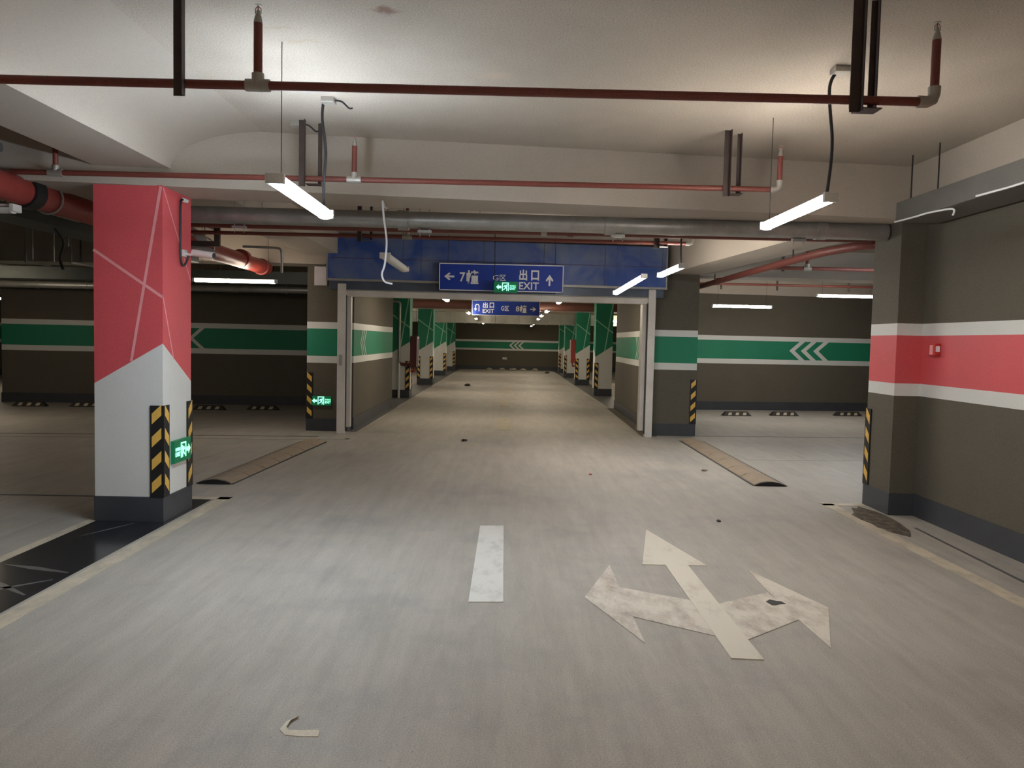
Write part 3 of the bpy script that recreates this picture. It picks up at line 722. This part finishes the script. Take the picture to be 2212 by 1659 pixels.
sprinkler_line(3.76, 2.716, -3.85, 1.985, (-1.19,), 'red sprinkler branch pipe nearest the viewpoint, running the full ceiling width', top=3.0)
sprinkler_line(6.16, 2.765, -3.85, 2.085, (-1.205, -3.5), 'red sprinkler branch pipe in front of the first cross beam', top=3.02)
sprinkler_line(8.9, 2.685, -3.85, 2.055, (-1.14,), 'red sprinkler branch pipe crossing just above the blue shutter box', top=3.0)
def hanger(x, y, z, label, pair=True, wd=.05):
    t = thing('pipe_hanger', (x, y, z), label, 'pipe hanger', 'brown angle iron pipe hangers')
    zt = ZC - z
    mb = MB(); mb.box(-wd/2, wd/2, -.032, -.027, -.065, zt, 'angle'); mb.box(wd/2-.005, wd/2, -.065, -.027, -.065, zt, 'angle')
    mb.build('angle_bar', t)
    if pair:
        mb = MB(); mb.box(wd/2+.075, wd/2+.105, .06, .065, -.04, zt, 'angle'); mb.box(wd/2+.10, wd/2+.105, .03, .065, -.04, zt, 'angle'); mb.build('angle_bar', t)
        mb = MB(); mb.box(wd/2, wd/2+.105, -.03, .065, -.045, -.040, 'angle'); mb.build('cross_piece', t)
    MB().tube([(-.0, -.028, -.03), (-.0, .03, -.032), (0, .033, .03), (0, -.028, .03)], .003, 'galv', 6).build('u_bolt', t)
    return t
hanger(-1.545, 3.76, 2.716, 'wide brown hanger of the nearest sprinkler pipe on the left', False, .052)
hanger(1.60, 3.76, 2.716, 'double brown hanger of the nearest sprinkler pipe on the right')
hanger(-1.60, 6.16, 2.765, 'brown hanger washed out by the brilliant lamp, on the second pipe', True)
hanger(1.665, 6.16, 2.765, 'double brown hanger near the right end of the second sprinkler pipe')
hanger(-1.67, 8.9, 2.685, 'brown hanger left of the white dangling cable on the third pipe', True)
hanger(1.65, 8.9, 2.685, 'brown hanger above the tilted tube light on the third pipe', True, .06)

# DN150 galvanised main and the red main behind it
t = thing('galvanised_pipe', (0, 7.52, 2.636), 'thick grey galvanised pipe crossing below the first cross beam', 'pipe')
MB().cyl((-3.72, 0, .04), (3.58, 0, .02), .080, 'galv', n=24).build('pipe_run', t, True)
for x in (-3.1, -1.0, .95, 2.95): MB().cyl((x-.05, 0, .028), (x+.05, 0, .028), .094, 'galv', n=24).build('coupling', t, True)
for x in (-2.55, -.80, 1.03, 2.75):
    for dx in (-.045, .045): MB().cyl((x+dx, .0, -.12), (x+dx, 0, ZC-2.636), .005, 'galv', n=6).build('threaded_rod', t)
    MB().box(x-.065, x+.065, -.02, .02, -.085, -.060, 'galv').build('channel_support', t)
t = thing('red_main_pipe', (0, 8.05, 2.665), 'dark red fire main crossing behind the grey galvanised pipe', 'pipe')
MB().cyl((-3.85, 0, .0), (4.2, 0, .0), .041, 'red', n=18).build('pipe_run', t, True)
for x in (.35, .62): MB().cyl((x-.03, 0, 0), (x+.03, 0, 0), .052, 'fit' if x < .5 else 'red', n=18).build('coupling', t, True)
for x in (-2.5, -.3, 2.4): MB().cyl((x, 0, .03), (x, 0, ZC-2.668), .005, 'galv', n=6).build('threaded_rod', t)

# left bay: longitudinal big red main
t = thing('red_main_pipe', (-3.9, 0, 2.66), 'thick bright red fire main running along the left bay beside the pink column', 'pipe')
MB().cyl((0, 1.0, .02), (0, 12.75, -.03), .110, 'redbright', n=28).build('pipe_run', t, True)
for y in (6.45, 11.6): MB().cyl((0, y-.07, 0), (0, y+.07, 0), .135, 'black' if y < 10 else 'redbright', n=24).build('coupling', t, True)
for y in (6.75, 10.2):
    b = MB(); b.tube([(.0, y, ZC-2.663), (.0, y, .115)], .012, 'fit', 8)
    b.tube([(.125*math.sin(a), y, .125*math.cos(a)) for a in [i*math.pi/10 for i in range(21)]], .010, 'fit', 6); b.build('hanger_strap', t, True)
b = MB(); b.cyl((0, 12.5, -.03), (0, 12.55, -.03), .13, 'redbright', n=24); b.build('end_flange', t, True)
# cable trays and ducts of the left bay
def tray(name, x0, x1, y0, y1, z0, z1, label, m='tray', rods=(), cat='cable tray'):
    cx, cy = (x0+x1)/2, (y0+y1)/2
    t = thing(name, (cx, cy, z0), label, cat)
    a, b, h = (x1-x0)/2, (y1-y0)/2, z1-z0
    bevel(MB().box(-a, a, -b, b, 0, h, m).build('body', t), .004)
    for x, y in rods: MB().cyl((x-cx, y-cy, h-.02), (x-cx, y-cy, ZC-z0-.003), .006, 'cable', n=6).build('threaded_rod', t)
    return t
tray('cable_tray', 3.40, 3.78, -8.9, 6.98, 2.665, 2.835, 'long grey cable tray along the top of the right wall', 'tray', [(3.41, 6.75), (3.41, 6.33), (3.41, 3.2)])
tray('cable_tray', -4.75, -4.40, 3.0, 11.3, 2.56, 2.66, 'dark cable tray running along the left bay below the red main', 'ductdark', [(-4.42, 7.0), (-4.42, 9.5)])
def ribbed_duct(name, x0, x1, y0, y1, z0, z1, label, step, m='duct', axis='x', rods=()):
    t = thing(name, ((x0+x1)/2, (y0+y1)/2, z0), label, 'air duct')
    a, b, h = (x1-x0)/2, (y1-y0)/2, z1-z0
    MB().box(-a, a, -b, b, 0, h, m).build('duct_body', t)
    n = int(2*a/step)
    for i in range(n+1):
        x = -a + step*i + .02
        MB().box(x-.012, x+.012, -b-.018, b+.018, -.02, h+.005, 'galv').build('flange', t)
    for x in rods: MB().cyl((x, -b-.01, 0), (x, -b-.01, ZC-z0-.003), .006, 'cable', n=6).build('threaded_rod', t)
    return t
ribbed_duct('air_duct', -11, -4.78, 10.95, 11.5, 2.50, 3.04, 'large sheet-metal air duct with flanges high in the left bay', .62, rods=(-2.2, -.8, .6, 2.0))
tray('cable_tray', -11.2, -3.35, 14.0, 14.5, 2.46, 2.68, 'dark flat duct deep in the left bay under the ribbed duct', 'ductdark', [(-9, 14.02), (-7, 14.02), (-5, 14.02)], 'air duct')
t = thing('metal_pipe', (-7.3, 15.2, 2.43), 'shiny silver pipe crossing the back of the left bay', 'pipe')
MB().cyl((-3.9, 0, 0), (3.9, 0, 0), .068, 'galv', n=20).build('pipe_run', t, True)
for i in range(8): MB().cyl((-3.6+i*.95-.02, 0, 0), (-3.6+i*.95+.02, 0, 0), .076, 'galv', n=20).build('coupling', t, True)
for x in (-2.8, 0, 2.8): MB().cyl((x, 0, .05), (x, 0, ZC-2.433), .006, 'cable', n=6).build('threaded_rod', t)
tray('cable_tray', -11, -3.4, 16.3, 16.6, 2.40, 2.50, 'dark cable tray close to the back wall of the left bay', 'ductdark', [(-9, 16.4), (-6, 16.4)])
tag(MB().tube(smoothpts([(-4.5, 7.9, 2.56), (-4.47, 8.0, 2.44), (-4.52, 8.02, 2.28), (-4.48, 8.0, 2.17)]), .014, 'cable', 8).build('hanging_cable', None, True), 'short black cable end hanging from the dark tray left of the pink column', 'cable')

t = thing('metal_conduit', (-3.4, 11.0, 2.765), 'thin bent grey conduit at the end of the red main left of the shutter box', 'conduit')
MB().tube(smoothpts([(-.28, 0, .005), (0, 0, 0), (.20, 0, -.005), (.25, 0, -.045), (.26, 0, -.165), (.26, 0, -.345)]), .018, 'galv', 10).build('pipe_run', t, True)
MB().cyl((0.05, 0, .01), (.05, 0, ZC-2.768), .006, 'galv', n=6).build('hanger_rod', t)
t = thing('pipe_hanger', (-3.30, 9.0, 2.60), 'dark channel hanger right of the pink column behind the torn film', 'pipe hanger')
MB().box(-.03, .03, -.02, .02, 0, ZC-2.603, 'angle').build('channel_post', t)
MB().box(-.9, .03, -.02, .02, -.06, 0, 'angle').build('channel_arm', t)
for x_, y_, z_ in ((-5.6, 9.8, 2.05), (-5.2, 9.4, 2.2), (-6.1, 10.2, 2.1)):
    tag(MB().cyl((x_, y_, z_+.35), (x_, y_, ZC-.003), .010, 'galv', n=8).build('drop_rod'), 'thin silver rod hanging in front of the ribbed duct, %s of three' % {-5.6: 'middle', -5.2: 'rightmost', -6.1: 'leftmost'}[x_], 'hanger rod', 'silver rods before the ribbed duct')
# sprinkler pipe bits of the left bay
t = thing('sprinkler_pipe', (-3.9, 5.15, 2.72), 'short dark red branch pipe at the left picture edge above the red main', 'sprinkler pipe', 'red sprinkler branch pipes')
MB().cyl((-6, 0, 0), (.55, 0, 0), .026, 'red', n=14).build('pipe_run', t, True)
MB().cyl((.55, 0, 0), (.62, 0, 0), .032, 'black', n=14).build('end_cap', t, True)
MB().cyl((-.5, 0, 0), (-.5, 0, ZC-2.72), .012, 'angle', n=8).build('hanger_rod', t)

# right bay pipes
t = thing('red_main_pipe', (3.45, 0, 2.60), 'red fire main running back under the beam of the right bay', 'pipe')
MB().tube(smoothpts([(0, 18.5, 0), (0, 14, 0), (0, 10.4, 0), (.01, 9.0, 0), (.06, 8.5, 0), (.22, 8.12, .01), (.45, 7.98, .02)], 4), .046, 'red', 16).build('pipe_run', t, True)
MB().cyl((.40, 8.03, .02), (.50, 7.985, .02), .058, 'fit', n=18).build('coupling', t, True)
for y in (13.2, 9.6): MB().cyl((0, y, .0), (0, y, .14), .010, 'angle', n=8).build('hanger_rod', t)
for y in (13.0,): MB().cyl((0, y-.05, 0), (0, y+.05, 0), .058, 'red', n=18).build('coupling', t, True)
t = thing('sprinkler_pipe', (0, 10.4, 2.585), 'red branch pipe crossing the right bay to the pilaster', 'sprinkler pipe', 'red sprinkler branch pipes')
MB().cyl((3.47, 0, 0), (9.5, 0, 0), .024, 'red', n=14).build('pipe_run', t, True)
e = MB(); e.cyl((3.93, 0, 0), (3.93, 0, .06), .032, 'fit', n=12); e.cyl((3.88, 0, 0), (3.98, 0, 0), .032, 'fit', n=12); e.build('tee_fitting', t, True)
rp = MB().cyl((3.93, 0, .05), (3.93, 0, .44), .022, 'red', n=12).build('riser', t, True)
head(rp, 3.93, .44, 0)
MB().box(3.60, 3.64, .03, .035, -.04, ZC-2.585-.002, 'angle').build('hanger_bar', t)
t = thing('sprinkler_pipe', (0, 17.6, 2.92), 'farther red branch pipe close to the back wall of the right bay', 'sprinkler pipe', 'red sprinkler branch pipes')
MB().cyl((3.3, 0, .0), (9.5, 0, .0), .026, 'red', n=14).build('pipe_run', t, True)
for x in (4.75, 6.0, 7.6, 8.2): MB().cyl((x, 0, -.12), (x, 0, ZC-2.92-.002), .022, 'angle', n=8).build('hanger_rod', t)

# far hall: brown-red main, duct
t = thing('red_main_pipe', (0, 24.2, 2.62), 'thick brown-red pipe crossing the far hall behind the small blue sign', 'pipe')
MB().cyl((-5, 0, 0), (5.2, 0, 0), .13, 'brown', n=24).build('pipe_run', t, True)
for x in (-2.2, 0.0, 2.2): MB().cyl((x, 0, .1), (x, 0, ZC-2.62), .012, 'angle', n=8).build('hanger_rod', t)
ribbed_duct('air_duct', -5.8, 4.9, 30.0, 30.7, 2.20, 2.60, 'pale sheet-metal duct with upright seams across the far hall', .52, rods=(-3, 0, 3))
t = thing('air_duct', (0, 25.2, 2.52), 'flat grey duct high across the far hall above the ribbed one', 'air duct')
MB().box(-5, 5, 0, .5, 0, .18, 'duct').build('duct_body', t)
for x in (-3, 0, 3): MB().cyl((x, .0, .1), (x, 0, ZC-2.523), .01, 'cable', n=6).build('threaded_rod', t)

# hydrant cabinets
def cabinet(loc, w_, d, h, label, m, sx):
    t = thing('hydrant_cabinet', loc, label, 'fire hydrant cabinet', 'fire hydrant cabinets by the far columns')
    bevel(MB().box(-w_/2, w_/2, 0, d, 0, h, m).build('body', t), .006)
    mb = MB(); x = -sx*w_/2
    mb.box(x-.01, x+.01, .02, .07, .02, h-.02, 'white'); mb.box(x-.01, x+.01, d-.07, d-.02, .02, h-.02, 'white'); mb.box(x-.01, x+.01, .02, d-.02, h-.07, h-.02, 'white')
    mb.build('door_frame', t)
    MB().tube([(0, d/2, 0), (0, d/2, -.12), (sx*.25, d/2, -.12)], .035, 'redbright', 10).build('feed_pipe', t, True)
    return t
cabinet((-2.45, 20.70, .80), .17, .50, .82, 'maroon fire hydrant cabinet on the inner side of the first left green column', 'maroon', -1)
cabinet((2.41, 28.5, .80), .17, .45, .84, 'red fire hydrant cabinet beside the second right green column', 'redbright', 1)
t = thing('standpipe', (-3.02, 20.45, 0), 'pale grey bent pipe standing in front of the first left green column', 'pipe')
MB().tube(smoothpts([(-.6, 0, 2.50), (.0, 0, 2.50), (.17, 0, 2.50), (.235, 0, 2.43), (.235, 0, 2.25), (.235, 0, 1.4), (.235, 0, .95)]), .035, 'galv', 12).build('pipe_run', t, True)
MB().tube([(.235, 0, .95), (.25, .02, .90), (.33, .02, .88), (.55, .02, .88)], .038, 'maroon', 12).build('lower_bend', t, True)
MB().cyl((.235, 0, 0), (.235, 0, .95), .03, 'white', n=12).build('stand_leg', t, True)

# ================================================================== CABLES, CAMERA, PANEL, ALARM
tag(MB().tube(smoothpts([(-1.12, 7.3, 2.74), (-1.10, 7.0, 2.70), (-1.065, 6.66, 2.69), (-1.05, 6.65, 2.55), (-1.025, 6.65, 2.36), (-1.037, 6.65, 2.17), (-1.06, 6.65, 2.085), (-1.035, 6.65, 2.022), (-.972, 6.65, 2.006)]), .0085, 'cablew', 8).build('hanging_cable', None, True),
    'loose white cable dangling from the cross beam in front of the blue shutter box', 'cable')
t = thing('security_camera', (-2.79, 6.80, 2.235), 'small white bullet camera on the side of the pink column', 'security camera')
bevel(MB().box(0, .03, -.035, .035, -.03, .03, 'housing').build('mount_plate', t), .004)
MB().tube([(.02, 0, 0), (.07, 0, -.01), (.10, 0, 0)], .011, 'housing', 8).build('arm', t, True)
mb = MB(); mb.cyl((.08, .02, .01), (.27, -.01, -.015), .030, 'housing', n=16); mb.build('body', t, True)
MB().cyl((.265, -.009, -.014), (.275, -.0106, -.0155), .024, 'black', n=16).build('lens', t, True)
MB().tube(smoothpts([(.01, -.01, .45), (.018, -.06, .44), (.020, -.085, .38), (.022, -.09, .15), (.022, -.09, -.03), (.024, -.07, -.095), (.03, -.035, -.105), (.04, 0, -.06), (.045, .01, -.02)]), .009, 'cable', 8).build('cable', t, True)
MB().cyl((.0, -.02, .455), (.03, .03, .445), .018, 'housing', n=12).build('cable_clip', t, True)
t = thing('loose_film', (-3.45, 9.2, 2.62), 'torn pale plastic film hanging from the pipes right of the pink column', 'plastic film')
mb = MB()
for pts in ([(-.20, 0, .28), (-.12, .02, .26), (.06, .05, .13), (.02, .05, .14), (-.16, .0, .20)], [(-.24, 0, .18), (-.10, .03, .10), (-.03, .03, -.02), (-.12, 0, -.03), (-.2, 0, .06)], [(-.26, 0, -.03), (-.05, 0, -.05), (.10, 0, -.13), (-.05, 0, -.12), (-.22, 0, -.08)]):
    mb.extrude(pts, (0.0, .004, 0), 'silver')
mb.build('torn_sheet', t)
for x in (-.2,): MB().cyl((x, .01, .2), (x, .01, ZC-2.62), .004, 'cable', n=6).build('tie_wire', t)
bevel(tag(MB().box(-3.15, -2.94, 12.875, 12.92, 2.38, 2.69, 'panel').build('control_box'), 'pale square control box on the column left of the blue shutter box', 'control box'), .008)
t = thing('call_point', (3.84, 7.0, 1.555), 'small red fire alarm call point with white label on the pink band', 'fire alarm')
bevel(MB().box(-.055, 0, -.055, .055, -.055, .055, 'redplastic').build('housing', t), .006)
MB().box(-.045, -.010, -.060, -.054, -.020, .030, 'signwhite').build('label_plate', t)
MB().box(-.060, -.054, -.03, .02, -.045, .04, 'pinkline').build('front_plate', t)
tag(MB().box(-.22, .02, 41.95, 41.99, .55, .66, 'panel').build('wall_socket'), 'tiny pale plate low on the far end wall', 'wall plate')
for (x0, y0, z, l) in ((3.385, 6.35, 2.655, 'pale strip of torn tape under the cable tray end near the pilaster'), (3.385, 5.15, 2.662, 'pale strip of torn tape under the cable tray at the right picture edge')):
    mb = MB(); mb.tube(smoothpts([(x0-.005, y0+.6, z+.01), (x0-.01, y0+.25, z), (x0-.02, y0, z-.005), (x0+.05, y0-.2, z-.008), (x0+.05, y0-.21, z-.06)]), .008, 'cablew', 6)
    tag(mb.build('torn_tape', None, True), l, 'tape', 'torn tape under the tray')

# ================================================================== SPEED HUMPS, WHEEL STOPS
def hump(x, y0, y1, label, lean=0.0):
    n = 7; L = (y1-y0)/n
    t = thing('speed_hump', (x, y0, 0), label, 'speed hump', 'dusty rubber speed humps beside the driveway')
    MB().prism([(-.195, -.0), (.195, -.0), (.195+lean*(y1-y0), y1-y0), (-.195+lean*(y1-y0), y1-y0)], 0, .006, 'black').build('base_mat', t)
    prof = [(-.175, 0), (-.165, .012), (-.10, .034), (-.03, .046), (.03, .046), (.10, .034), (.165, .012), (.175, 0)]
    for i in range(n):
        mb = MB(); s = i*L
        a = [(px + lean*s, s+.010+.06*(1-abs(px)/.175), pz) for px, pz in prof]; b = [(px + lean*(s+L), s+L-.010+.06*(1-abs(px)/.175), pz) for px, pz in prof]
        k = len(prof)
        mb.add(a+b, [[j, j+1, k+j+1, k+j] for j in range(k-1)] + [list(range(k)), list(range(k, 2*k)), [0, k-1, 2*k-1, k]], 'bump')
        mb.build('section', t)
    MB().extrude([(px, -.02, pz*1.02+.002 if pz else 0) for px, pz in prof], (0, .03, 0), 'black').build('end_cap', t)
    return t
hump(-3.00, 8.12, 11.55, 'dusty rubber speed hump on the floor left, right behind the pink column', .055)
hump(2.96, 8.66, 12.6, 'dusty rubber speed hump on the floor right, before the right bay', .012)
ws = [(-9.72, 16.12, 'leftmost rubber wheel stop by the left back wall'), (-8.65, 16.28, 'rubber wheel stop second from the left, partly behind the pink column'),
      (-6.08, 16.15, 'rubber wheel stop just right of the pink column by the left back wall'), (-5.05, 16.38, 'rubber wheel stop by the left back wall, nearest the shutter'),
      (5.12, 17.36, 'rubber wheel stop in the right bay nearest the shutter'), (6.27, 17.62, 'middle rubber wheel stop in the right bay'), (7.85, 17.95, 'rightmost rubber wheel stop beside the striped pilaster corner')]
t0 = thing('wheel_stop', (ws[0][0], ws[0][1], 0), ws[0][2], 'wheel stop', 'rubber wheel stops along the back walls', .1)
mb = MB(); mb.extrude([(-.31, -.07, 0), (.31, -.07, 0), (.26, -.035, .085), (-.26, -.035, .085)], (0, .0, 0), 'stop')
mb = MB(); vs = [(-.33, -.08, 0), (.33, -.08, 0), (.33, .08, 0), (-.33, .08, 0), (-.25, -.03, .095), (.25, -.03, .095), (.25, .03, .095), (-.25, .03, .095)]
mb.add(vs, [[0, 1, 5, 4], [1, 2, 6, 5], [2, 3, 7, 6], [3, 0, 4, 7], [4, 5, 6, 7], [0, 3, 2, 1]], 'stop'); mb.build('rubber_block', t0)
for s in (-.17, 0, .17):
    def Q(a, z): return (a, -.08+.05*z/.095-.002, z)
    MB().extrude([Q(s-.05, .02), Q(s+.03, .02), Q(s+.05, .075), Q(s-.02, .075)], (0, -.002, 0), 'reflect').build('reflector', t0)
for x, y, l in ws[1:]: dup(t0, l, (x, y, 0), .1 if x < 0 else .13)

# ================================================================== SMALL LITTER
mb = MB(); P_ = [(-.815, 3.13), (-.845, 3.09), (-.850, 3.03), (-.825, 2.995), (-.77, 2.99), (-.70, 2.995)]
ww = [.004, .010, .013, .011, .014, .016]
L_, R_ = [], []
for i, (x, y) in enumerate(P_):
    a = Vector(P_[max(i-1, 0)]); b = Vector(P_[min(i+1, 5)]); d = (b-a).normalized(); n = Vector((-d.y, d.x))*ww[i]
    L_.append((x+n.x, y+n.y, .012)); R_.append((x-n.x, y-n.y, .002))
k = len(L_); mb.add(L_+R_, [[i, i+1, k+i+1, k+i] for i in range(k-1)], 'paper')
o = mb.build('paper_scrap'); sm = o.modifiers.new('thick', 'SOLIDIFY'); sm.thickness = .002
tag(o, 'curled cream paper scrap on the floor at the bottom left foreground', 'litter')
def clod(x, y, r, m, label, name, cat, seed=1, grp=None):
    bm = bmesh.new(); bmesh.ops.create_icosphere(bm, subdivisions=2, radius=r); random.seed(seed)
    for v in bm.verts:
        v.co *= random.uniform(.7, 1.25); v.co.z = max(v.co.z*.45, -r*.3) + r*.3
    me = bpy.data.meshes.new(name); bm.to_mesh(me); bm.free(); me.materials.append(M[m])
    o = bpy.data.objects.new(name, me); COL.objects.link(o); o.location = (x, y, 0)
    return tag(o, label, cat, grp)
clod(1.90, 6.85, .022, 'ductdark', 'small dark crumpled leaf on the floor above the painted arrow', 'dry_leaf', 'litter', 2)
clod(2.47, 9.62, .035, 'bump', 'small dark lump of dirt beside the right speed hump', 'dirt_lump', 'litter', 3)
clod(1.015, 9.18, .018, 'redplastic', 'tiny red cap lying mid-driveway', 'bottle_cap', 'litter', 4)
clod(-.62, 12.0, .045, 'stop', 'flat dark scrap on the floor just before the shutter opening', 'dark_scrap', 'litter', 5)
clod(-1.30, 26.5, .10, 'stop', 'dark scrap on the far hall floor left of centre', 'dark_scrap', 'litter', 6)
clod(2.0, 38.5, .12, 'stop', 'dark lump on the floor before the far wall, right side', 'dark_scrap', 'litter', 7)
for i, (x, y) in enumerate(((-.9, 41.2), (-.2, 41.3), (.35, 41.2), (.9, 41.1), (1.5, 41.3))):
    clod(x, y, .16, 'reflect', '%s of the five pale rubble heaps along the far end wall' % ('leftmost', 'second from left', 'middle', 'second from right', 'rightmost')[i], 'rubble_heap', 'rubble', 20+i, 'rubble heaps along the far wall')
